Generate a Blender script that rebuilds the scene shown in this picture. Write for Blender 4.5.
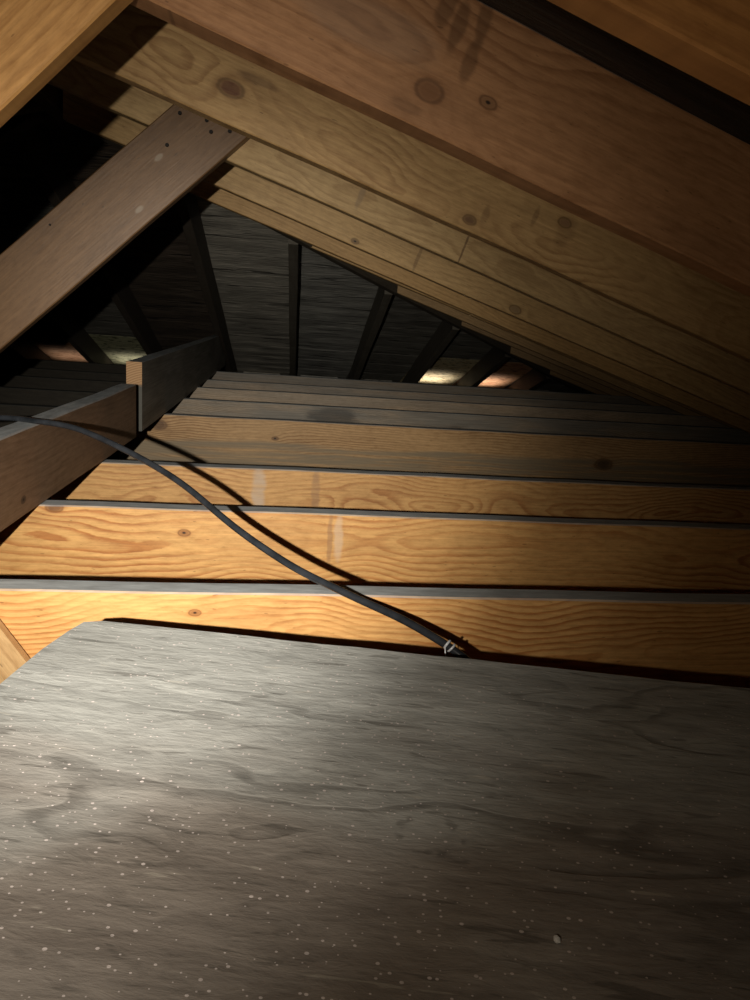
import bpy, bmesh, math, random
from mathutils import Vector, Matrix
random.seed(4)
for o in list(bpy.data.objects): bpy.data.objects.remove(o)
S = bpy.context.scene
C = S.collection
# ---------------------------------------------------------------- camera
def cam_axes(yaw, pitch, roll):
    cy, sy = math.cos(yaw), math.sin(yaw)
    f = Vector((sy*math.cos(pitch), cy*math.cos(pitch), -math.sin(pitch)))
    r = Vector((cy, -sy, 0)); u = r.cross(f)
    c, s = math.cos(roll), math.sin(roll)
    return f, c*r + s*u, -s*r + c*u
F, Rt, Up = cam_axes(.1562, .2400, .0740)
cd = bpy.data.cameras.new('camera'); cam = bpy.data.objects.new('camera', cd); C.objects.link(cam)
m = Matrix((Rt, Up, -F)).transposed().to_4x4(); m.translation = Vector((0, 0, .3607))
cam.matrix_world = m
cd.sensor_fit = 'HORIZONTAL'; cd.sensor_width = 36; cd.lens = 36
cd.clip_start = .01; cd.clip_end = 60
S.camera = cam
# ---------------------------------------------------------------- world, lamps, exposure
W = bpy.data.worlds.new('world'); S.world = W; W.use_nodes = True
W.node_tree.nodes['Background'].inputs[0].default_value = (.5, .6, .75, 1)
W.node_tree.nodes['Background'].inputs[1].default_value = .0004
S.view_settings.view_transform = 'Standard'; S.view_settings.look = 'None'
S.view_settings.exposure = 0; S.view_settings.gamma = 1; S.view_settings.use_curve_mapping = False
TORCH = Vector((-.14, -.10, .37))
def torch(name, target, power, size, blend, col):
    l = bpy.data.lights.new(name, 'SPOT'); l.energy = power; l.spot_size = math.radians(size)
    l.spot_blend = blend; l.shadow_soft_size = .006; l.color = col
    o = bpy.data.objects.new(name, l); C.objects.link(o); o.location = TORCH
    o.rotation_euler = (Vector(target) - TORCH).to_track_quat('-Z', 'Y').to_euler()
torch('torch_hotspot', (-.09, 2.0, -.03), 92, 49, 1, (1, .96, .87))
torch('torch_spill', (-.23, 2.0, .06), 26, 79, 1, (1, .94, .83))
torch('torch_corona', (.24, 2.0, .42), 5.5, 114, 1, (1, .86, .66))
def daylight(name, x, y, z, sx, sy, power, col):
    l = bpy.data.lights.new(name, 'AREA'); l.shape = 'RECTANGLE'; l.size = sx; l.size_y = sy
    l.energy = power; l.color = col; l.spread = math.radians(75)
    o = bpy.data.objects.new(name, l); C.objects.link(o); o.location = (x, y, z)
    o.rotation_euler = (math.pi, 0, 0)
for i, (a, b, pw) in enumerate([(-1.47, -1.14, .08), (-1.06, -.73, .15), (1.05, 1.37, .42), (1.48, 1.78, .34)]):
    daylight('soffit_daylight', (a+b)/2, 5.50, -.225, b-a-.05, .22, pw, (1, .93, .85))

# ---------------------------------------------------------------- node helper
class NT:
    def __init__(s, name):
        s.m = bpy.data.materials.new(name); s.m.use_nodes = True
        s.t = s.m.node_tree; s.n = s.t.nodes; s.bs = s.n['Principled BSDF']
    def set(s, sock, v):
        if isinstance(v, (int, float)): sock.default_value = v
        elif isinstance(v, (tuple, list)):
            sock.default_value = tuple(v) + ((1,) if len(v) == 3 and sock.type == 'RGBA' else ())
        else: s.t.links.new(v, sock)
    def math(s, op, a, b=0, c=0, clamp=False):
        n = s.n.new('ShaderNodeMath'); n.operation = op; n.use_clamp = clamp
        for i, v in enumerate((a, b, c)): s.set(n.inputs[i], v)
        return n.outputs[0]
    def noise(s, vec, scale, detail=2, rough=.5, dist=0):
        n = s.n.new('ShaderNodeTexNoise'); s.set(n.inputs['Vector'], vec)
        n.inputs['Scale'].default_value = scale; n.inputs['Detail'].default_value = detail
        n.inputs['Roughness'].default_value = rough; n.inputs['Distortion'].default_value = dist
        return n.outputs['Fac']
    def comb(s, x, y, z):
        n = s.n.new('ShaderNodeCombineXYZ')
        for i, v in enumerate((x, y, z)): s.set(n.inputs[i], v)
        return n.outputs[0]
    def xyz(s, off=(0, 0, 0)):
        tc = s.n.new('ShaderNodeTexCoord'); sp = s.n.new('ShaderNodeSeparateXYZ')
        s.t.links.new(tc.outputs['Object'], sp.inputs[0]); s.tc = tc
        return sp.outputs
    def ramp(s, f, stops, interp='LINEAR'):
        n = s.n.new('ShaderNodeValToRGB'); s.set(n.inputs[0], f); n.color_ramp.interpolation = interp
        e = n.color_ramp.elements
        e[0].position = stops[0][0]; e[0].color = (*stops[0][1], 1)
        e[1].position = stops[-1][0]; e[1].color = (*stops[-1][1], 1)
        for p, c in stops[1:-1]:
            k = e.new(p); k.color = (*c, 1)
        return n.outputs[0]
    def mix(s, f, a, b, mode='MIX'):
        n = s.n.new('ShaderNodeMix'); n.data_type = 'RGBA'; n.blend_type = mode
        s.set(n.inputs[0], f); s.set(n.inputs[6], a); s.set(n.inputs[7], b)
        return n.outputs[2]
    def sm(s, v, lo, hi):     # smoothstep
        n = s.n.new('ShaderNodeMapRange'); n.interpolation_type = 'SMOOTHSTEP'
        s.set(n.inputs[0], v); n.inputs[1].default_value = lo; n.inputs[2].default_value = hi
        n.inputs[3].default_value = 0; n.inputs[4].default_value = 1
        return n.outputs[0]
    def finish(s, col, rough=.65, bump=None, strength=.3, dist=.002, spec=.35):
        s.set(s.bs.inputs['Base Color'], col); s.set(s.bs.inputs['Roughness'], rough)
        s.bs.inputs['Specular IOR Level'].default_value = spec
        if bump is not None:
            b = s.n.new('ShaderNodeBump'); b.inputs['Strength'].default_value = strength
            b.inputs['Distance'].default_value = dist; s.set(b.inputs['Height'], bump)
            s.t.links.new(b.outputs[0], s.bs.inputs['Normal'])
        return s.m

_seed = [0]
def wood(name, light, dark, cy=.035, cz=.0, tilt=0.0, wav=.06, freq=75, knots=(), stains=(), contrast=1.0,
         grey=0.0, dust=.95, rough=.6, spec=.35, band=None, freqx=1.6, patch=.25, streak=()):
    """solid sawn-timber texture: growth rings round an axis along the board, with knots, stains, dusty top.
    knots: (x, z, radius, core colour or None, push); stains: (x, z, rx, rz, colour, strength)"""
    _seed[0] += 1; sd = _seed[0]*3.7
    g = NT(name); x, y, z = g.xyz()
    v = g.comb(g.math('MULTIPLY_ADD', x, freqx, sd), g.math('MULTIPLY', y, 3), g.math('MULTIPLY_ADD', z, 3.0, sd*.7))
    n1 = g.math('SUBTRACT', g.noise(v, 1.6, 2, .45), .5)
    v2 = g.comb(g.math('MULTIPLY_ADD', x, freqx*.8, sd*1.9), sd, g.math('MULTIPLY', z, 1.5))
    n2 = g.math('SUBTRACT', g.noise(v2, 1.7, 1.5, .4), .5)
    v3 = g.comb(g.math('MULTIPLY_ADD', x, 9, sd), g.math('MULTIPLY', y, 12), g.math('MULTIPLY', z, 30))
    n3 = g.math('SUBTRACT', g.noise(v3, 1.4, 4, .6), .5)
    yy = g.math('ADD', g.math('SUBTRACT', y, cy), g.math('MULTIPLY', n1, wav*1.6))
    zz = g.math('ADD', g.math('SUBTRACT', z, cz), g.math('MULTIPLY', n2, wav*1.9))
    if tilt: zz = g.math('ADD', zz, g.math('MULTIPLY', x, tilt))
    r = g.math('SQRT', g.math('ADD', g.math('MULTIPLY', yy, yy), g.math('MULTIPLY', zz, zz)))
    r = g.math('ADD', r, g.math('MULTIPLY', n3, .011))
    masks = []
    for (kx, kz, kr, kc, push) in knots:
        dx = g.math('MULTIPLY', g.math('SUBTRACT', x, kx), .62); dz = g.math('SUBTRACT', z, kz)
        d = g.math('SQRT', g.math('ADD', g.math('MULTIPLY', dx, dx), g.math('MULTIPLY', dz, dz)))
        d = g.math('ADD', d, g.math('MULTIPLY', n3, kr*.95))
        e = g.math('POWER', 2.718, g.math('MULTIPLY', g.math('POWER', g.math('DIVIDE', g.math('MAXIMUM', d, 0), kr*2.3), 2), -1))
        r = g.math('ADD', r, g.math('MULTIPLY', e, push))
        masks.append((d, kr, kc))
    ph = g.math('FRACT', g.math('MULTIPLY', r, freq*1.35))
    ring = g.math('MULTIPLY', g.math('POWER', g.sm(ph, .15, .86), 1.7), g.math('SUBTRACT', 1, g.sm(ph, .86, 1.0)))
    # ring strength fades in and out
    fade = g.sm(g.noise(g.comb(g.math('MULTIPLY_ADD', x, 2.0, -sd), 0, g.math('MULTIPLY', z, 7)), 1.3, 1), .30, .68)
    ring = g.math('MULTIPLY', ring, g.math('MULTIPLY_ADD', fade, .72, .16))
    ring = g.math('MULTIPLY', ring, contrast, clamp=True)
    col = g.mix(ring, light, dark)
    fib = g.noise(g.comb(g.math('MULTIPLY_ADD', x, 5, sd), g.math('MULTIPLY', y, 60), g.math('MULTIPLY', z, 260)), 1, 3, .6)
    col = g.mix(1, col, g.ramp(fib, [(.25, (.80, .77, .74)), (.75, (1.12, 1.12, 1.12))]), 'MULTIPLY')
    bl = g.noise(g.comb(g.math('MULTIPLY_ADD', x, 4, sd), y, g.math('MULTIPLY', z, 11)), 1, 4, .6)
    col = g.mix(g.math('MULTIPLY', g.sm(bl, .48, .72), patch), col, tuple(.45*c for c in dark))
    sc = g.noise(g.comb(g.math('MULTIPLY_ADD', x, 60, sd), y, g.math('MULTIPLY', z, 210)), 1, 1, .5)   # little nicks
    col = g.mix(g.math('MULTIPLY', g.sm(sc, .70, .76), .45), col, tuple(.3*c for c in dark))
    mo = g.noise(g.comb(g.math('MULTIPLY_ADD', x, 30, sd), y, g.math('MULTIPLY', z, 120)), 1, 4, .7)
    col = g.mix(1, col, g.ramp(mo, [(.3, (.80, .76, .70)), (.5, (1, 1, 1)), (.72, (1.16, 1.17, 1.18))]), 'MULTIPLY')
    if grey:
        gn = g.noise(g.comb(g.math('MULTIPLY_ADD', x, 2.2, sd), y, g.math('MULTIPLY', z, 16)), 1.2, 4, .6)
        gc = g.ramp(fib, [(.3, (.15, .135, .115)), (.7, (.34, .31, .26))])
        col = g.mix(g.math('MULTIPLY', g.sm(gn, .30, .6), grey), col, gc)
    if band:     # weathered band along the board: z from, z to, colour, strength
        wv = g.math('ADD', z, g.math('MULTIPLY', n1, .05))
        mk = g.math('MULTIPLY', g.sm(wv, band[0]-.012, band[0]+.004), g.math('SUBTRACT', 1, g.sm(wv, band[1]-.004, band[1]+.012)))
        bn = g.sm(g.noise(g.comb(g.math('MULTIPLY_ADD', x, 3, sd), y, g.math('MULTIPLY', z, 70)), 1, 3), .25, .6)
        col = g.mix(g.math('MULTIPLY', g.math('MULTIPLY', mk, bn), band[3]), col, band[2])
    for (sx, sz, rx, rz, c, st) in stains:
        dx = g.math('DIVIDE', g.math('SUBTRACT', g.math('ADD', x, g.math('MULTIPLY', n3, rx*1.2)), sx), rx)
        dz = g.math('DIVIDE', g.math('SUBTRACT', g.math('ADD', z, g.math('MULTIPLY', n3, rz*.5)), sz), rz)
        d = g.math('SQRT', g.math('ADD', g.math('MULTIPLY', dx, dx), g.math('MULTIPLY', dz, dz)))
        k = g.math('MULTIPLY', g.math('SUBTRACT', 1, g.sm(d, .55, 1.1)), g.sm(bl, .25, .5))
        col = g.mix(g.math('MULTIPLY', k, st), col, c)
    for d, kr, kc in masks:
        if kc is None: continue
        halo = g.math('MULTIPLY', g.math('SUBTRACT', 1, g.sm(d, kr*.95, kr*1.7)), .35)
        col = g.mix(halo, col, dark)
        rim = g.math('MULTIPLY', g.sm(d, kr*.72, kr*.95), g.math('SUBTRACT', 1, g.sm(d, kr*.98, kr*1.25)))
        col = g.mix(g.math('MULTIPLY', g.math('SUBTRACT', 1, g.sm(d, kr*.6, kr*1.05)), g.math('MULTIPLY_ADD', mo, .9, .3), 0, True), col, kc)
        col = g.mix(g.math('MULTIPLY', rim, .6), col, tuple(.35*c for c in dark))
        if kr < .0078: col = g.mix(g.math('SUBTRACT', 1, g.sm(d, kr*.2, kr*.45)), col, tuple(.12*c for c in kc))
    # dust that has settled on faces turned upwards
    nsp = g.n.new('ShaderNodeSeparateXYZ'); ge = g.n.new('ShaderNodeNewGeometry')
    g.t.links.new(ge.outputs['Normal'], nsp.inputs[0])
    up = g.sm(nsp.outputs[2], .55, .85)
    dn = g.noise(g.comb(g.math('MULTIPLY', x, 20), g.math('MULTIPLY', y, 90), sd), 1, 4, .65)
    dc = g.ramp(dn, [(.25, (.26, .275, .28)), (.6, (.46, .49, .50)), (.8, (.62, .65, .65))])
    col = g.mix(g.math('MULTIPLY', up, dust), col, dc)
    h = g.math('ADD', g.math('MULTIPLY', fib, .5), g.math('MULTIPLY', ring, -.25))
    h = g.math('ADD', h, g.math('MULTIPLY', sc, .3))
    rg = g.math('ADD', rough, g.math('MULTIPLY', fib, -.15))
    return g.finish(col, rg, h, .35, .0012, spec)

# ---------------------------------------------------------------- geometry helpers
def frame(origin, xd, yd):
    X = Vector(xd).normalized(); Y = Vector(yd).normalized(); Z = X.cross(Y).normalized(); Y = Z.cross(X)
    M = Matrix((X, Y, Z)).transposed().to_4x4(); M.translation = Vector(origin); return M
def link(name, me, mat, M=None, parent=None):
    o = bpy.data.objects.new(name, me); C.objects.link(o)
    if mat and not me.materials: me.materials.append(mat)
    if M is not None: o.matrix_world = M
    if parent:
        o.parent = parent; o.matrix_parent_inverse = parent.matrix_world.inverted()
    return o
def board_mesh(name, x0, x1, t, z0, z1, s0=0, s1=0, seg=16, ch=.0022, wob=.0009, c0=0, c1=0):
    """sawn board: local x along, y = 0..t through, z = z0..z1 high. s = plumb shear of the ends, c = compound shear"""
    rnd = random.Random(name + str(x0) + str(z0))
    sec = [(ch, z0), (t-ch, z0), (t, z0+ch), (t, z1-ch), (t-ch, z1), (ch, z1), (0, z1-ch), (0, z0+ch)]
    ph = [rnd.uniform(0, 6.28) for _ in range(4)]
    L = max(.2, abs(x1-x0)); me = bpy.data.meshes.new(name); V = []; Fc = []
    for i in range(seg+1):
        f = i/seg
        for (yy, zz) in sec:
            x = x0*(1-f) + x1*f + (1-f)*(s0*(zz-z0) + c0*yy) + f*(s1*(zz-z0) + c1*yy)
            wy = wob*(math.sin(x*5+ph[0]) + .6*math.sin(x*13+ph[1])); wz = wob*(math.sin(x*4+ph[2]) + .6*math.sin(x*17+ph[3]))
            V.append((x, yy+wy, zz+wz))
    for i in range(seg):
        for k in range(8):
            a = i*8+k; b = i*8+(k+1) % 8
            Fc.append((a, a+8, b+8, b))
    Fc.append(tuple(range(8))); Fc.append(tuple(seg*8+k for k in reversed(range(8))))
    me.from_pydata(V, [], Fc); me.update()
    bm = bmesh.new(); bm.from_mesh(me); bmesh.ops.recalc_face_normals(bm, faces=bm.faces); bm.to_mesh(me); bm.free()
    return me
def tag(o, label, cat, group=None):
    o['label'] = label; o['category'] = cat
    if group: o['group'] = group
    return o
def struct(o): o['kind'] = 'structure'; return o
def prism(name, pts, lo, hi):      # polygon in local xy extruded in z
    me = bpy.data.meshes.new(name); n = len(pts)
    V = [(x, y, lo) for x, y in pts] + [(x, y, hi) for x, y in pts]
    Fc = [tuple(range(n)), tuple(range(2*n-1, n-1, -1))] + [(i, (i+1) % n, n+(i+1) % n, n+i) for i in range(n)]
    me.from_pydata(V, [], Fc); bm = bmesh.new(); bm.from_mesh(me)
    bmesh.ops.recalc_face_normals(bm, faces=bm.faces); bm.to_mesh(me); bm.free(); return me
def solid(name, V, Fc):
    me = bpy.data.meshes.new(name); me.from_pydata(V, [], Fc); bm = bmesh.new(); bm.from_mesh(me)
    bmesh.ops.recalc_face_normals(bm, faces=bm.faces); bm.to_mesh(me); bm.free(); return me
def empty(name, loc=(0, 0, 0)):
    o = bpy.data.objects.new(name, None); C.objects.link(o); o.location = loc; o.empty_display_size = .05
    bpy.context.view_layer.update(); return o

# ---------------------------------------------------------------- colours
ORL, ORD = (.62, .33, .115), (.34, .12, .03)
TANL, TAND = (.43, .29, .145), (.25, .14, .06)
KN = (.12, .045, .02)
XR = -.55                       # ridge
SL = .318                       # roof slope
YJ = lambda k: .9244 + k*.4064
YR = lambda k: .9455 + k*.4064
# ---------------------------------------------------------------- setting
g = NT('rough_grey_ply'); x, y, z = g.xyz()
n = g.noise(g.comb(g.math('MULTIPLY', x, 2.2), g.math('MULTIPLY', y, 9), 0), 1, 4, .6, .4)
fine = g.noise(g.comb(g.math('MULTIPLY', x, 9), g.math('MULTIPLY', y, 70), 0), 1, 4, .65)
col = g.ramp(n, [(.3, (.075, .066, .055)), (.52, (.155, .142, .12)), (.72, (.26, .245, .21))])
col = g.mix(1, col, g.ramp(fine, [(.3, (.6, .6, .6)), (.7, (1.3, 1.3, 1.3))]), 'MULTIPLY')
M_SHEATH = g.finish(col, .75, g.math('ADD', n, fine), .9, .012)
def sheath(name, tint, sc=1):
    _seed[0] += 1
    g = NT(name); x, y, z = g.xyz(); sd = _seed[0]*5.1
    n = g.noise(g.comb(g.math('MULTIPLY_ADD', x, 2.4, sd), g.math('MULTIPLY', y, 11), 0), 1, 4, .6, .6)
    fine = g.noise(g.comb(g.math('MULTIPLY_ADD', x, 8, sd), g.math('MULTIPLY', y, 75), 0), 1, 4, .65)
    cr = g.sm(g.noise(g.comb(g.math('MULTIPLY_ADD', x, 3, sd), g.math('MULTIPLY', y, 26), 3), 1, 3, .5, .8), .60, .68)
    col = g.ramp(n, [(.28, tuple(.5*c for c in tint)), (.5, tint), (.74, tuple(1.7*c for c in tint))])
    col = g.mix(1, col, g.ramp(fine, [(.3, (.6, .6, .6)), (.7, (1.35, 1.35, 1.35))]), 'MULTIPLY')
    col = g.mix(g.math('MULTIPLY', cr, .75), col, tuple(.15*c for c in tint))
    return g.finish(col, .7, g.math('SUBTRACT', g.math('ADD', n, fine), cr), .9, .01)
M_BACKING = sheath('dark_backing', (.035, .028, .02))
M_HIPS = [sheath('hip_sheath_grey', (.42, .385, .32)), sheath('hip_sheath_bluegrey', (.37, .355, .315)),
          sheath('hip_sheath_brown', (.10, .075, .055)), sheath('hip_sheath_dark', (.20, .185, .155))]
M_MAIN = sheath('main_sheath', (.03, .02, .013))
M_FLOOR = sheath('ceiling_back', (.03, .026, .02))

fl = link('floor', prism('floor', [(-3.3, -1.2), (2.4, -1.2), (2.4, 5.0), (-3.3, 5.0)], -.215, -.19), M_FLOOR); struct(fl)
fl['label'] = 'dark back of the ceiling boards below the joists'
wb = link('wall_back', prism('wall_back', [(-3.3, 4.999+.03), (2.4, 5.03), (2.4, 5.095), (-3.3, 5.095)], -.6, -.086), M_FLOOR); struct(wb)
wr = link('wall_right', prism('wall_right', [(2.28, -1.2), (2.4, -1.2), (2.4, 5.0), (2.28, 5.0)], -.19, .05), M_FLOOR); struct(wr)
wl = link('wall_left', prism('wall_left', [(-3.4, -1.2), (-3.28, -1.2), (-3.28, 5.0), (-3.4, 5.0)], -.19, .05), M_FLOOR); struct(wl)

# roof: three sloping planes made of sheathing panels
def zmain(x): return .79 - SL*x            # underside of the right-hand roof sheathing
HY = 2.84                                   # right hip line: x = y - HY
def zhip(y): return .79 - SL*(y-HY)
roof = struct(empty('ceiling', (0, 0, 0))); roof['label'] = 'underside of the dark hipped roof sheathing'
def panel(pts3, mat, th=.014, name='sheathing_panel', parent=roof):
    """flat polygon (3D, any orientation) with thickness, local xy in its plane"""
    p = [Vector(q) for q in pts3]; o = p[0]
    X = (p[1]-p[0]).normalized(); N = X.cross(p[2]-p[0]).normalized()
    if N.z < 0: N = -N
    Y = N.cross(X); M = Matrix((X, Y, N)).transposed().to_4x4(); M.translation = o
    l = [((q-o).dot(X), (q-o).dot(Y)) for q in p]
    return link(name, prism(name, l, 0, th), mat, M, parent)
YB = HY + XR                                # y of the ridge's end
ze = 5.75                                   # where the eave of the hip ends
# right plane in strips along y, each 1.22 wide panel
def hipx(y): return y - HY
def lhipx(y): return 2*XR - hipx(y)
ys = [-1.2, .02, 1.24, YB]
for a, b in zip(ys[:-1], ys[1:]):
    for xa, xb in ((XR, .67), (.672, 2.7)):
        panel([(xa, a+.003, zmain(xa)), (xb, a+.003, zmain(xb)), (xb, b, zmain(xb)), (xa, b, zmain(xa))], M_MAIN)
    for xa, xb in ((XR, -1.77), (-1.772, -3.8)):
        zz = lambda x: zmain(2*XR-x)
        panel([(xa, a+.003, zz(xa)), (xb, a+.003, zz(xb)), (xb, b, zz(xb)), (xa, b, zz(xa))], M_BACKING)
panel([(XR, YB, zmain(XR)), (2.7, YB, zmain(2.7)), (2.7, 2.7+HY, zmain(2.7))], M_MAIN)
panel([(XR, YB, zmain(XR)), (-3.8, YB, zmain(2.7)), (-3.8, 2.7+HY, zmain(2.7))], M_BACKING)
# hip plane: a panel for every bay between the hip's rafters (edges on the rafters' centres)
RX = [-2.3, -1.895, -1.49, -1.075, -.67, -.215, .20, .625, 1.035, 1.45, 1.86, 2.27]
edges = [-2.7] + [r-.019 for r in RX] + [2.7]
hm = [3, 3, 3, 2, 3, 2, 0, 1, 3, 3, 3, 3, 3]
for i, (a, b) in enumerate(zip(edges[:-1], edges[1:])):
    ln_ = lambda x, y: x - (.045 if x > 0 else .028 if x > -.3 else .012)*(5.05-y)
    def crest(x):
        y = 4.
        for _ in range(30):
            q = ln_(x, y); y = (q+HY) if q > XR else (2*XR-q+HY)
        return (q, y, zhip(y))
    low = lambda x, y: (ln_(x, y), y, zhip(y))
    a2, b2 = a+.001, b-.001
    ysp = 4.93; ca, cb = crest(a2), crest(b2)
    if ca[1] < ysp-.05 and cb[1] < ysp-.05:
        up = [low(a2, ysp), low(b2, ysp), cb]
        if ca[0] < XR < cb[0]: up.append((XR, YB, zhip(YB)))
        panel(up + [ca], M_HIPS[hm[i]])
    # eave boards of the overhang, beyond the wall
g = NT('eave_cream'); x, y, z = g.xyz()
def eave(name, light, dark, mark):
    _seed[0] += 1; sd = _seed[0]*2.3
    g = NT(name); x, y, z = g.xyz()
    n = g.noise(g.comb(g.math('MULTIPLY_ADD', x, 9, sd), g.math('MULTIPLY', y, 24), 0), 1, 3, .6, 1.0)
    k = g.noise(g.comb(g.math('MULTIPLY_ADD', x, 14, sd), g.math('MULTIPLY', y, 34), 5), 1, 2, .5, 1.5)
    col = g.ramp(n, [(.3, dark), (.62, light)])
    col = g.mix(g.math('MULTIPLY', g.sm(k, .56, .62), .8), col, mark)
    return g.finish(col, .7, n, .5, .004)
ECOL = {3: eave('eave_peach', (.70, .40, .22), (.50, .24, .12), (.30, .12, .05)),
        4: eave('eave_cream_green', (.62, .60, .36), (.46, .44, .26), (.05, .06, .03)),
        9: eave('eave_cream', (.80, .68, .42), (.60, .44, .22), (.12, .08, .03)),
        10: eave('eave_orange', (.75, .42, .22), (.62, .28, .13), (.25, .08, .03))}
M_EDARK = sheath('eave_dark', (.06, .05, .04))
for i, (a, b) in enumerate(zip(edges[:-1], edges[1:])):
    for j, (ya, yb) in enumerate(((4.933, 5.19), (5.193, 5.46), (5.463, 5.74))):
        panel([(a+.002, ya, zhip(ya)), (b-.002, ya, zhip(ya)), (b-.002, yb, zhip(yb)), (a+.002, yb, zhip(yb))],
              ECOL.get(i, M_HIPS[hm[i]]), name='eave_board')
# ---------------------------------------------------------------- ceiling joists
JM = {
 -2: wood('joist_wood', ORL, ORD), -1: wood('joist_wood', ORL, ORD),
 0: wood('joist_wood', (.68, .375, .135), (.38, .13, .03), cy=.018, cz=-.075, wav=.075, freq=85, freqx=2.4,
         knots=[(-.078, -.027, .005, (.25, .10, .03), .004), (.47, -.06, .02, None, .010), (-.256, -.045, .03, None, .012)],
         stains=[(.03, -.08, .012, .006, (.1, .04, .015), .5)], rough=.5, spec=.5),
 1: wood('joist_wood', (.68, .38, .135), (.40, .14, .035), cy=.022, cz=-.06, wav=.07, freq=62, freqx=1.8,
         knots=[(-.134, -.043, .0065, (.30, .12, .035), .010), (-.014, -.14, .020, None, .028), (.20, -.12, .018, None, .02), (-.355, -.004, .009, (.10, .04, .02), .012)],
         stains=[(.146, -.045, .010, .055, (.60, .44, .30), .55), (.13, -.05, .006, .06, (.25, .13, .07), .5), (.40, -.05, .05, .03, (.26, .12, .04), .2)], rough=.5, spec=.5),
 2: wood('joist_wood', (.62, .35, .13), (.36, .14, .04), cy=.03, cz=-.075, wav=.08, freq=80, freqx=1.7,
         knots=[(.60, -.075, .02, None, .012)],
         stains=[(-.005, -.05, .018, .07, (.52, .44, .36), .6), (.13, -.05, .012, .07, (.30, .17, .09), .6)]),
 4: wood('joist_wood', (.60, .37, .17), (.34, .17, .065), cy=.05, cz=-.19, wav=.05, freq=90, freqx=1.3, contrast=1.2,
         knots=[(-.341, -.035, .016, (.10, .045, .018), .02), (.042, -.062, .007, (.15, .07, .03), .006), (1.236, -.10, .02, (.07, .04, .02), .02)],
         band=(-.16, -.088, (.27, .215, .14), .85)),
 5: wood('joist_wood', (.48, .37, .26), (.24, .17, .10), cz=-.1, freq=120, grey=.85, stains=[(.27, -.05, .12, .06, (.05, .045, .04), .7), (.78, -.09, .09, .05, (.035, .03, .025), .7)]),
 6: wood('joist_wood', (.62, .47, .32), (.38, .25, .14), cz=-.1, freq=120, grey=.45, stains=[(.35, -.12, .07, .012, (.03, .02, .015), .9)]),
 7: wood('joist_wood', (.48, .37, .26), (.27, .18, .12), cz=-.1, freq=120, grey=.7),
 8: wood('joist_wood', (.36, .28, .20), (.20, .14, .09), cz=-.1, freq=120, grey=.7),
}
JZ = {2: -.006, 4: -.006, 8: .008, 6: .003}
JT = {5: .0, 6: .0}
JL = {
 -2: 'ceiling joist under the plywood sheet, nearest the camera',
 -1: 'ceiling joist under the plywood sheet just short of its far edge',
 0: 'nearest visible orange ceiling joist directly beyond the plywood sheet with cable crossing low',
 1: 'second orange ceiling joist past the plywood with a small dark knot at its left',
 2: 'third orange ceiling joist past the plywood with pale smudge above cable shadow',
 4: 'tan ceiling joist with oval knot at left and greyed lower half',
 5: 'grey weathered joist with dark blotches right behind the oval-knot joist',
 6: 'paler tan joist strip with small dark crack, between two greyer ones',
 7: 'thin brown-grey joist strip, second from the far end of the ceiling frame',
 8: 'darkest farthest visible joist strip right before the sloping hip end',
 9: 'far ceiling joist behind the last visible strip, near the eave',
 10: 'last ceiling joist along the eave wall below the lit openings'}
for k in sorted(JM):
    if k > 8: continue
    x0, x1 = (-.47 if k >= 0 else -3.2), 2.26
    me = board_mesh('ceiling_joist', x0, x1, .038, -.184, 0, seg=40)
    M = frame((0, YJ(k), JZ.get(k, 0)), (1, 0, JT.get(k, 0)), (0, 1, 0))
    tag(link('ceiling_joist', me, JM[k], M), JL[k], 'joist', 'ceiling joists running across the attic')

M_SHADEJ = wood('shaded_joist_wood', (.032, .026, .017), (.02, .015, .01), freq=80, contrast=.6, dust=.12, rough=.8)  # near-black colour paints in the shade left of the beam
OL = ['nearest', 'second nearest', 'third nearest', 'fourth nearest', 'fifth nearest', 'sixth nearest', 'seventh nearest', 'farthest']
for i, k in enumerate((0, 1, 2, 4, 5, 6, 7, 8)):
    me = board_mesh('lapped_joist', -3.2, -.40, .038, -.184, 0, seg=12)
    tag(link('lapped_joist', me, M_SHADEJ, frame((0, YJ(k)+.0405, JZ.get(k, 0)), (1, 0, 0), (0, 1, 0))),
        OL[i] + ' of the joists left of the beam, shade painted into their colour', 'joist', 'dark joists left of the beam')
# ---------------------------------------------------------------- long beams on top of the joists, at the left
mb1 = wood('beam_wood', (.20, .12, .07), (.12, .065, .035), cz=.0, freq=60, wav=.06, knots=[(.10, .03, .006, (.02, .01, .008), .004)], contrast=.6, rough=.7, dust=.9, patch=.4)
b1 = link('stringer_beam', board_mesh('stringer_beam', -1.2, .903, .040, .001, .142, seg=24), mb1,
          frame((-.386, 1.15, 0), (.058, 1, 0), (-1, .058, 0)))
tag(b1, 'near brown beam on edge with dusty top, lying on joists at left, cable over it', 'beam')
mb2 = wood('beam_wood', (.13, .12, .10), (.08, .07, .055), cz=.0, freq=60, contrast=.5, rough=.7, grey=.6)
g = NT('fresh_end_grain'); x, y, z = g.xyz()
rr = g.math('SQRT', g.math('ADD', g.math('POWER', g.math('ADD', y, .03), 2), g.math('POWER', g.math('ADD', z, -.02), 2)))
fr = g.sm(g.math('FRACT', g.math('MULTIPLY', rr, 160)), .3, .9)
low_grey = g.math('SUBTRACT', 1, g.sm(g.math('ADD', z, g.math('MULTIPLY', fr, .004)), .126, .136))   # lower part of the sawn end is greyer
M_END = g.finish(g.mix(low_grey, g.mix(fr, (.50, .30, .15), (.34, .18, .08)), (.10, .095, .08)), .7, fr, .2, .001)
b2 = link('stringer_beam', board_mesh('stringer_beam', -.03, 2.55, .042, .001, .192, seg=24, ch=.001), mb2,
          frame((-.331, 2.18, 0), (.036, 1, 0), (-1, .036, 0)))
b2.data.materials.append(M_END)
for p in b2.data.polygons:
    if p.normal.x < -.9: p.material_index = 1
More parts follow.
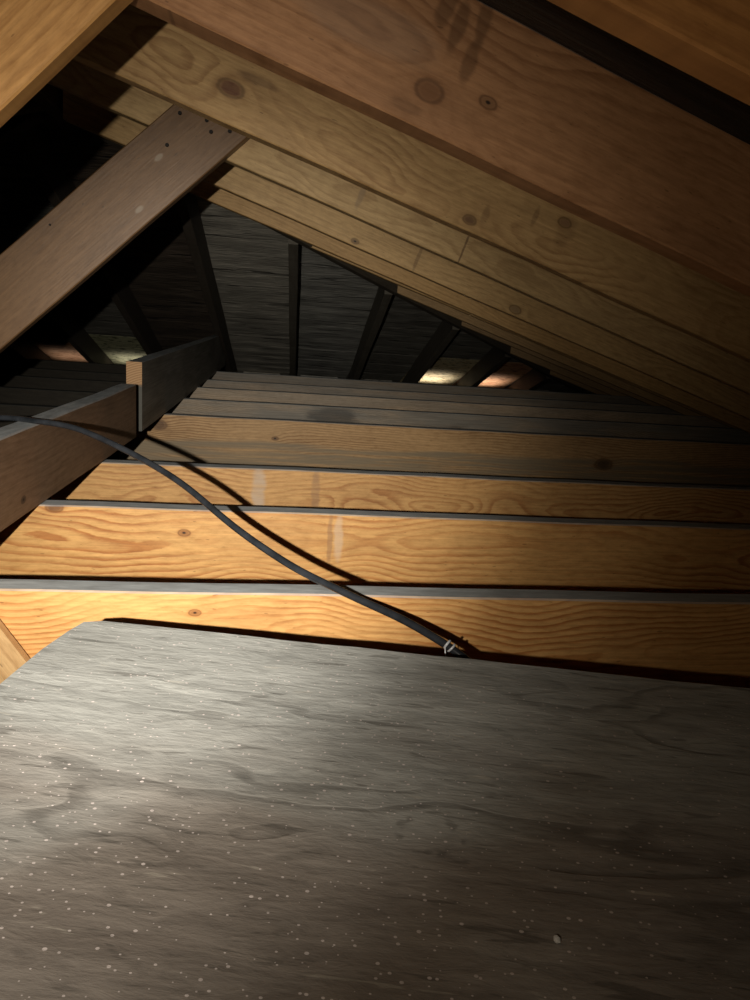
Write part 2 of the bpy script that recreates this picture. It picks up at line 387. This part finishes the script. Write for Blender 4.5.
tag(b2, 'far grey taller beam with pale sawn end, butting behind the near beam', 'beam')

# ---------------------------------------------------------------- rafters of the right slope
th = math.atan(SL); ct = math.cos(th)
def rl(k, X, Z, z0, sl):      # world point on a rafter's face -> local x, z
    t = math.atan(sl); dx, dz = X, Z - z0
    return (dx*math.cos(t) - dz*math.sin(t), dx*math.sin(t) + dz*math.cos(t))
RP = {-1: (.6228, .302), 0: (.630, .312), 1: (.6225, .3145), 2: (.630, .321), 3: (.618, .322), 4: (.614, .320),
      5: (.644, .318), 6: (.645, .318), 7: (.656, .318), 8: (.65, .318), 9: (.65, .318)}
def kl(k, X, Z): return rl(k, X, Z, *RP[k])
a = kl(1, -.07, .698); b = kl(1, .34, .527); c = kl(1, .37, .545); d1 = kl(1, .515, .545)
e0 = kl(0, .176, .618); e1 = kl(0, .248, .614); st = kl(0, .219, .70)
DS = (.10, .045, .018)
RM = {
 -1: wood('rafter_wood', (.38, .175, .055), (.25, .10, .03), freq=55, contrast=.5, cz=.07),
 0: wood('rafter_wood', (.40, .205, .095), (.23, .10, .04), cy=.03, cz=.08, freq=55, wav=.09, contrast=.75, freqx=1.9,
         knots=[(*e0, .011, (.16, .07, .028), .02), (*e1, .007, (.20, .10, .045), .014)],
         stains=[(*kl(0, .19, .71), .012, .03, DS, .6), (*kl(0, .205, .69), .010, .035, DS, .6),
                 (*kl(0, .235, .70), .010, .035, DS, .6), (*kl(0, .222, .655), .010, .03, DS, .55), (*kl(0, .15, .60), .025, .008, DS, .35),
                 (*kl(0, .10, .68), .10, .03, (.30, .19, .12), .4)]),
 1: wood('rafter_wood', (.50, .315, .135), (.29, .15, .055), cy=.03, cz=.05, freq=70, wav=.08, freqx=2.2, contrast=.8,
         knots=[(a[0], a[1], .0125, (.085, .018, .010), .014), (b[0], b[1]+.008, .008, (.12, .06, .03), .01), (*d1, .008, (.22, .12, .06), .006)],
         stains=[(c[0], c[1], .008, .02, DS, .35), (*kl(1, .46, .55), .006, .02, DS, .35), (*kl(1, -.03, .715), .04, .008, DS, .5), (*kl(1, .52, .53), .02, .03, DS, .25)]),
 2: wood('rafter_wood', (.55, .37, .17), (.34, .20, .08), cz=.03, freq=80, contrast=.6, stains=[(.19, .05, .008, .04, (.25, .17, .1), .5), (.45, .05, .003, .08, DS, .7)]),
 3: wood('rafter_wood', (.60, .39, .17), (.38, .22, .085), cz=.0, freq=80, contrast=.6, knots=[(.24, .012, .007, (.14, .08, .04), .008), (.74, .018, .011, (.30, .2, .1), .012)],
         stains=[(.42, .04, .006, .05, DS, .4)]),
 4: wood('rafter_wood', (.60, .37, .15), (.40, .22, .075), cz=.09, freq=80, contrast=.6),
 5: wood('rafter_wood', (.60, .37, .15), (.40, .22, .075), cz=.09, freq=80, contrast=.6),
 6: wood('rafter_wood', (.52, .33, .15), (.32, .19, .08), cz=.09, freq=80, contrast=.6),
 7: wood('rafter_wood', (.42, .27, .13), (.26, .15, .07), cz=.09, freq=80, contrast=.6)}
RM[8] = RM[7]; RM[9] = RM[7]
RLB = {
 -1: 'nearest sloping rafter, orange-brown, filling the top right corner',
 0: 'broad reddish-brown rafter with a dark finger-like stain along its top',
 1: 'tan rafter with a big dark red-brown knot near its upper left end',
 2: 'sloping rafter right behind the big-knot rafter, dark brace nailed to it',
 3: 'pale tan rafter, second behind the big-knot rafter, small knot low on its right',
 4: 'yellowish rafter whose lower edge borders the dark hip roof panels',
 5: 'short jack rafter ending at the hip beside the first dark roof panel',
 6: 'short jack rafter ending at the hip above the dark third bay',
 7: 'dim short jack rafter ending at the hip above the lit eave gaps',
 8: 'very short jack rafter low at the right, lost in the dark',
 9: 'shortest jack rafter by the right corner of the hip end'}
for k in sorted(RM):
    z0, sl = RP[k]; t = math.atan(sl)
    top = (.7885 - z0)*math.cos(t)
    if k <= 3: xs = XR + .022
    else: xs = max(XR+.022, YR(k) - HY)
    xe = 2.25
    xe = min(xe, (z0+.02)/sl + .12)
    me = board_mesh('roof_rafter', xs/math.cos(t), xe/math.cos(t), .050 if k == 0 else .038, 0, top, s0=-sl*.9, c0=(1.02 if k > 4 else 0), seg=30, ch=.002)
    tag(link('roof_rafter', me, RM[k], frame((0, .501 if k == -1 else YR(k), z0), (1, 0, -sl), (0, 1, 0))), RLB[k], 'rafter', 'rafters of the right roof slope')
# left slope rafters (mirror, dark side)
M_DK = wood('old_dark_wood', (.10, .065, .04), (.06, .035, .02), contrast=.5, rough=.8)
LL = ['near', 'second', 'third', 'fourth']
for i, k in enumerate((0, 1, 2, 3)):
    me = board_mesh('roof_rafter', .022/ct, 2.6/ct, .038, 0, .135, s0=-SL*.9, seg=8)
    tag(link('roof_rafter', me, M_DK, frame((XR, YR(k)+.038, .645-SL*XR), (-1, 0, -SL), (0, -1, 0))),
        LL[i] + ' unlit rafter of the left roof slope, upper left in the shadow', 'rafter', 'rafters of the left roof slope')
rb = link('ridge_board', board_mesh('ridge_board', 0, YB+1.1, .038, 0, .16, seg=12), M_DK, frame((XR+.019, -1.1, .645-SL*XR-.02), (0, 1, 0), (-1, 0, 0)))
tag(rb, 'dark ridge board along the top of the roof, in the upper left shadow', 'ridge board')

# hip rafters
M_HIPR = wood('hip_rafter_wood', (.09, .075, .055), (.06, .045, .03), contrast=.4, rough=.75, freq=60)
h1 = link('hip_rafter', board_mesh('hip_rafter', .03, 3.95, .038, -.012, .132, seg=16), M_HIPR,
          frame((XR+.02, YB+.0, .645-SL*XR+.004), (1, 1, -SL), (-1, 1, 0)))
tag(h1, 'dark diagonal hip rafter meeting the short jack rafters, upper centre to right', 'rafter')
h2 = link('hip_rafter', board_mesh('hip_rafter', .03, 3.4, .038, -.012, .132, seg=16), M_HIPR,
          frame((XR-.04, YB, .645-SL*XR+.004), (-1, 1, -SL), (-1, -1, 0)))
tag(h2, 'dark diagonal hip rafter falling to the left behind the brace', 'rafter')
# rafters of the hip end, running away from the camera
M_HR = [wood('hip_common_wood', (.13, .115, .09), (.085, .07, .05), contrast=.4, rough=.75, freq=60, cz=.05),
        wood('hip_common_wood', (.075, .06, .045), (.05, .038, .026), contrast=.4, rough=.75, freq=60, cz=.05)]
HLB = {-1.895: 'hip-end rafter far left in the dark', -1.49: 'hip-end rafter at the left edge of the peach-lit eave gap',
       -1.075: 'hip-end rafter between the two lit eave gaps at left', -.67: 'hip-end rafter right of the greenish-cream lit eave gap',
       -.215: 'dark hip-end rafter left of the rough grey roof panel above the far beam', .20: 'upright-looking grey hip-end rafter with black shadow line, middle of the dark panels',
       .625: 'leaning grey hip-end rafter, second of the dark panels rightwards', 1.035: 'hip-end rafter left of the cream lit eave gap at right',
       1.45: 'hip-end rafter between the cream and orange lit eave gaps', 1.86: 'hip-end rafter right of the orange lit eave gap'}
for xr, lb in HLB.items():
    K = .045 if xr > 0 else (.028 if xr > -.3 else .012)
    yt = ((xr-K*(5.05-HY-xr))/(1-K*0) + HY + .035) if xr > XR else (2*XR-xr+HY+.06)
    xt = xr - K*(5.05-yt)
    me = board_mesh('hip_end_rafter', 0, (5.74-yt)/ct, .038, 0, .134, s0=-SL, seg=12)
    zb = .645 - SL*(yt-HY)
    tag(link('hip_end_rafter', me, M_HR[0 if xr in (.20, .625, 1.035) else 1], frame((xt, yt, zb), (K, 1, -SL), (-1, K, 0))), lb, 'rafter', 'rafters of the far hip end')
# bird blocks that close the eave between the hip-end rafters (open in the four lit bays)
for i, (a, b) in enumerate(zip(RX[:-1], RX[1:])):
    if i in (2, 3, 8, 9): continue
    lo = .645-SL*(5.0-HY)-.045
    o = link('blocking_board', prism('blocking_board', [(a+.06, 5.60), (b-.09, 5.60), (b-.09, 5.63), (a+.06, 5.63)], lo-.1, zhip(5.63)-.003), M_HIPS[hm[i+1]])
    o.parent = wb; 
so = link('soffit_board', prism('soffit_board', [(-3.3, 5.70), (2.4, 5.70), (2.4, 5.74), (-3.3, 5.74)], -.35, zhip(5.75)-.15), M_EDARK); so.parent = wb

# ---------------------------------------------------------------- diagonal braces
th2 = math.atan(.93); d2 = Vector((math.cos(th2), 0, math.sin(th2)))
pb = (-.559, 1.72, .2327)
mbr = wood('brace_wood', (.20, .110, .048), (.14, .070, .028), cz=.05, freq=45, wav=.07, contrast=.35, rough=.55, spec=.5,
           patch=.35, stains=[(.52, .08, .012, .006, (.4, .33, .25), .6), (.42, .03, .012, .006, (.4, .33, .25), .5)])
br = link('diagonal_brace', board_mesh('diagonal_brace', -.30, .757, .037, 0, .138, seg=16, s0=.93, s1=-.6), mbr, frame(pb, d2, (0, 1, 0)))
tag(br, 'dull brown diagonal brace with nail heads at its upper end, upper left', 'brace')
g = NT('nail_iron'); M_NAIL = g.finish((.02, .016, .014), .6); g.bs.inputs['Metallic'].default_value = .5
def nail(X, Y, Z, r, parent, nrm=(0, -1, 0), name='nail'):
    bm = bmesh.new(); bmesh.ops.create_cone(bm, cap_ends=True, segments=12, radius1=r, radius2=r*.85, depth=.003)
    me = bpy.data.meshes.new(name); bm.to_mesh(me); bm.free()
    q = Vector(nrm).to_track_quat('Z', 'Y').to_matrix().to_4x4(); q.translation = Vector((X, Y, Z)) + Vector(nrm)*.0008
    return link(name, me, M_NAIL, q, parent)
bpy.context.view_layer.update()
for X, Z in [(-.191, .734), (-.137, .726), (-.128, .705), (-.09, .71), (-.216, .671), (-.45, .495)]:
    nail(X, 1.72, Z, .0042 if X > -.4 else .0025, br)
mb0 = wood('brace_wood', (.54, .285, .095), (.32, .14, .035), cz=.3, cy=.1, freq=55, wav=.05, contrast=.8)
th3 = math.atan(1.0); d3 = Vector((math.cos(th3), 0, math.sin(th3)))
bz = link('diagonal_brace', board_mesh('diagonal_brace', -.55, .27, .036, 0, .138, seg=16, s0=1.0, s1=-.4), mb0, frame((-.285, .909, .541), d3, (0, 1, 0)))
tag(bz, 'bright orange-brown diagonal brace cut off by the top left corner', 'brace')

# ---------------------------------------------------------------- plywood sheet
g = NT('weathered_plywood'); x, y, z = g.xyz()
nA = g.noise(g.comb(g.math('MULTIPLY', x, 1.9), g.math('MULTIPLY', y, 5.5), 1.3), 1.5, 3, .5, .3)
ln = g.math('FRACT', g.math('MULTIPLY', nA, 9))
line = g.math('MULTIPLY', g.sm(ln, .0, .10), g.math('SUBTRACT', 1, g.sm(ln, .16, .42)))
lf = g.sm(g.noise(g.comb(g.math('MULTIPLY', x, 4), g.math('MULTIPLY', y, 9), 4), 1, 2), .42, .66)
n1 = g.noise(g.comb(g.math('MULTIPLY', x, 5), g.math('MULTIPLY', y, 22), 2), 1.2, 4, .6)
fib = g.noise(g.comb(g.math('MULTIPLY', x, 22), g.math('MULTIPLY', y, 190), 2), 1, 4, .65)
gr = g.noise(g.comb(g.math('MULTIPLY', x, 90), g.math('MULTIPLY', y, 260), 2), 1, 3, .65)
wn = g.sm(g.noise(g.comb(g.math('MULTIPLY', x, 2.5), g.math('MULTIPLY', y, 5), 8), 1, 3), .40, .62)
col = g.ramp(n1, [(.3, (.34, .335, .31)), (.7, (.50, .495, .46))])
warm = g.ramp(n1, [(.3, (.215, .17, .14)), (.7, (.30, .245, .205))])
# the near left of the sheet is cleaner, browner veneer
mk = g.sm(g.math('ADD', g.math('MULTIPLY', y, -1), g.math('MULTIPLY', wn, .16)), .18, .52)
col = g.mix(g.math('MULTIPLY', mk, .8), col, warm)
col = g.mix(1, col, g.ramp(fib, [(.3, (.87, .87, .87)), (.5, (1, 1, 1)), (.72, (1.1, 1.1, 1.09))]), 'MULTIPLY')
col = g.mix(g.math('MULTIPLY', g.math('MULTIPLY', line, lf), .5), col, (.09, .08, .07))
fl2 = g.noise(g.comb(g.math('MULTIPLY', x, 16), g.math('MULTIPLY', y, 110), 9), 1, 3, .6, .5)
col = g.mix(g.math('MULTIPLY', g.sm(fl2, .60, .68), .5), col, (.10, .09, .078))
col = g.mix(g.math('MULTIPLY', g.sm(g.math('SUBTRACT', 1, fl2), .66, .72), .35), col, (.66, .60, .50))
# knot in the veneer
kx, ky = .378, -.277
KX, KY = g.math('SUBTRACT', x, kx), g.math('SUBTRACT', y, ky)
dk = g.math('SQRT', g.math('ADD', g.math('MULTIPLY', g.math('MULTIPLY', KX, KX), .8), g.math('MULTIPLY', KY, KY)))
dk = g.math('ADD', dk, g.math('MULTIPLY', g.math('SUBTRACT', n1, .5), .03))
kr = g.math('MULTIPLY', g.sm(dk, .014, .019), g.math('SUBTRACT', 1, g.sm(dk, .020, .025)))
kb = g.sm(g.noise(g.comb(g.math('MULTIPLY', x, 60), g.math('MULTIPLY', y, 60), 2), 1, 2), .45, .55)
col = g.mix(g.math('MULTIPLY', g.math('MULTIPLY', kr, kb), .5), col, (.10, .09, .08))
vo = g.n.new('ShaderNodeTexVoronoi'); vo.inputs['Scale'].default_value = 1.25; vo.feature = 'F1'
g.set(vo.inputs['Vector'], g.comb(g.math('MULTIPLY', x, 130), g.math('MULTIPLY', y, 160), .5))
vs = g.n.new('ShaderNodeSeparateColor'); g.t.links.new(vo.outputs['Color'], vs.inputs[0])
dens = g.math('MULTIPLY_ADD', g.noise(g.comb(g.math('MULTIPLY', x, 3), g.math('MULTIPLY', y, 3), 1), 1.5, 2), 1.7, -.02)
dens = g.math('ADD', dens, g.math('MULTIPLY', mk, .18))
dens = g.math('SUBTRACT', dens, g.math('MULTIPLY', g.sm(x, .25, .55), .3))
on = g.math('LESS_THAN', vs.outputs[0], dens)
rad = g.math('MULTIPLY_ADD', g.math('POWER', vs.outputs[1], 2), .15, .085)
sp = g.math('MULTIPLY', on, g.math('LESS_THAN', vo.outputs['Distance'], rad))
col = g.mix(g.math('MULTIPLY', sp, .85), col, (.8, .70, .66))
und = g.noise(g.comb(g.math('MULTIPLY', x, 26), g.math('MULTIPLY', y, 75), 6), 1, 5, .68, .6)
col = g.mix(1, col, g.ramp(und, [(.33, (.82, .82, .82)), (.5, (1, 1, 1)), (.68, (1.12, 1.12, 1.12))]), 'MULTIPLY')
h = g.math('ADD', g.math('MULTIPLY', fib, .12), g.math('MULTIPLY', gr, .22)); h = g.math('ADD', h, g.math('MULTIPLY', und, .5))
h = g.math('ADD', h, g.math('MULTIPLY', sp, .6)); h = g.math('SUBTRACT', h, g.math('MULTIPLY', g.math('MULTIPLY', line, lf), .25))
h = g.math('ADD', h, g.math('MULTIPLY', n1, .8))
M_PLY = g.finish(col, .55, h, .7, .0028, .4)
ang = math.atan2(-.153, .659)
pm = frame((-.182, .790, .001), (math.cos(ang), math.sin(ang), 0), (-math.sin(ang), math.cos(ang), 0))
rnd = random.Random(3)
far = [(.018+i*.04, .004 + rnd.uniform(-.0012, .0012)) for i in range(0, 38)]
left = [(-.006+rnd.uniform(-.002, .002) - i*.0006, -.03-i*.045) for i in range(28, -1, -1)]
pts = left + [(.0, -.004)] + far + [(1.5, -.9), (1.49, -1.31)]
ply = link('plywood_sheet', prism('plywood_sheet', pts, 0, .018), M_PLY, pm)
tag(ply, 'large grey weathered plywood sheet speckled with white dust across the foreground', 'plywood')
# crumbs
g = NT('white_crumb'); M_CR = g.finish((.75, .73, .70), .7)
def crumb(X, Y, Z, r, label, grp=None):
    bm = bmesh.new(); bmesh.ops.create_icosphere(bm, subdivisions=2, radius=r)
    rn = random.Random(X)
    for v in bm.verts: v.co *= rn.uniform(.75, 1.1); v.co.z *= .6; v.co.x *= .75
    me = bpy.data.meshes.new('paint_crumb'); bm.to_mesh(me); bm.free()
    o = link('paint_crumb', me, M_CR, Matrix.Translation((X, Y, Z + r*.5))); tag(o, label, 'crumb', grp)
crumb(.178, .338, .019, .0028, 'white crumb lying at the lower right of the plywood sheet')

# ---------------------------------------------------------------- short scrap of wood at the lower left
dS = Vector((.044, 0, -.068)).normalized()
sc = link('wood_scrap', board_mesh('wood_scrap', -.06, .115, .017, -.075, 0, seg=6, wob=.0004), wood('scrap_wood', (.56, .36, .17), (.38, .2, .08), freq=50, contrast=.5),
          frame((-.314, .905, -.036), dS, (0, 1, 0)))
tag(sc, 'short pale board offcut leaning against the nearest joist at the left edge', 'wood scrap')

# ---------------------------------------------------------------- cable
def tube(name, pts, r, mat, parent=None, res=8):
    cu = bpy.data.curves.new(name, 'CURVE'); cu.dimensions = '3D'; sp = cu.splines.new('NURBS')
    sp.points.add(len(pts)-1); sp.order_u = 4; sp.use_endpoint_u = True
    for p, q in zip(sp.points, pts): p.co = (*q, 1)
    cu.bevel_depth = r; cu.bevel_resolution = 4; cu.resolution_u = 10; cu.use_fill_caps = True
    o = bpy.data.objects.new(name, cu); C.objects.link(o)
    dg = bpy.context.evaluated_depsgraph_get(); me = bpy.data.meshes.new_from_object(o.evaluated_get(dg))
    me.name = name; bpy.data.objects.remove(o); bpy.data.curves.remove(cu)
    for p in me.polygons: p.use_smooth = True
    me.materials.clear(); return link(name, me, mat, None, parent)
g = NT('black_cable_jacket'); x, y, z = g.xyz()
nn = g.noise(g.comb(g.math('MULTIPLY', x, 40), g.math('MULTIPLY', y, 40), g.math('MULTIPLY', z, 40)), 1, 3)
M_CAB = g.finish(g.ramp(nn, [(.3, (.014, .016, .019)), (.7, (.034, .037, .043))]), .27, nn, .15, .001, .5)
cp = [(-1.5, 1.75, .006), (-1.2, 1.65, .006), (-1.0, 1.56, .03), (-.75, 1.46, .09), (-.58, 1.41, .128), (-.4471, 1.3600, 0.1465), (-.405, 1.335, .1492), (-0.3750, 1.3100, 0.1500), (-0.3500, 1.2970, 0.1510), (-0.3086, 1.2750, 0.1499),
      (-0.2690, 1.2500, 0.1420), (-0.2076, 1.2000, 0.1279), (-0.1525, 1.1520, 0.1116), (-0.1140, 1.1120, 0.0989), (-0.0820, 1.0770, 0.0838), (-0.0395, 1.0350, 0.0603),
      (0.0061, 0.9900, 0.0420), (0.0489, 0.9500, 0.0275), (0.0783, 0.9250, 0.0211), (0.1028, 0.9030, 0.0168), (0.1316, 0.8800, 0.0107), (0.1678, 0.8480, 0.0057), (0.1903, 0.8260, 0.0011), (0.2123, 0.8000, -0.0038), (0.2272, 0.7850, -0.0090),
      (.252, .765, -.022), (.30, .735, -.06), (.40, .70, -.13), (.6, .68, -.180)]
cab = tube('black_cable', cp, .0049, M_CAB)
tag(cab, 'black cable sagging from the near beam across the joists to the plywood edge', 'cable')
g = NT('clear_tie'); M_TIE = g.finish((.55, .56, .58), .25, None, spec=.8)
cl = empty('cable_staple', (.226, .78, -.012))
def torus(name, ctr, nrm, R, r, mat, parent):
    V = []; Fc = []; A, B = 16, 8
    q = Vector(nrm).to_track_quat('Z', 'Y')
    for i in range(A):
        for j in range(B):
            u, v = i*6.2832/A, j*6.2832/B
            p = Vector(((R+r*math.cos(v))*math.cos(u), (R+r*math.cos(v))*math.sin(u), r*1.6*math.sin(v)))
            V.append(tuple(Vector(ctr)+q @ p)); Fc.append((i*B+j, ((i+1) % A)*B+j, ((i+1) % A)*B+(j+1) % B, i*B+(j+1) % B))
    me = solid(name, V, Fc)
    for p in me.polygons: p.use_smooth = True
    return link(name, me, mat, None, parent)
torus('strap', (.222, .788, -.005), (.7, -.5, -.45), .0056, .0009, M_TIE, cl)
torus('strap', (.2265, .785, -.008), (.7, -.35, -.6), .0058, .0008, M_TIE, cl)
tube('strap_tail', [(.2185, .784, -.006), (.2180, .780, -.012), (.2195, .777, -.020), (.221, .779, -.024)], .0008, M_TIE, cl)
tag(cl, 'small shiny pale fastener round the cable at the plywood edge', 'fastener')
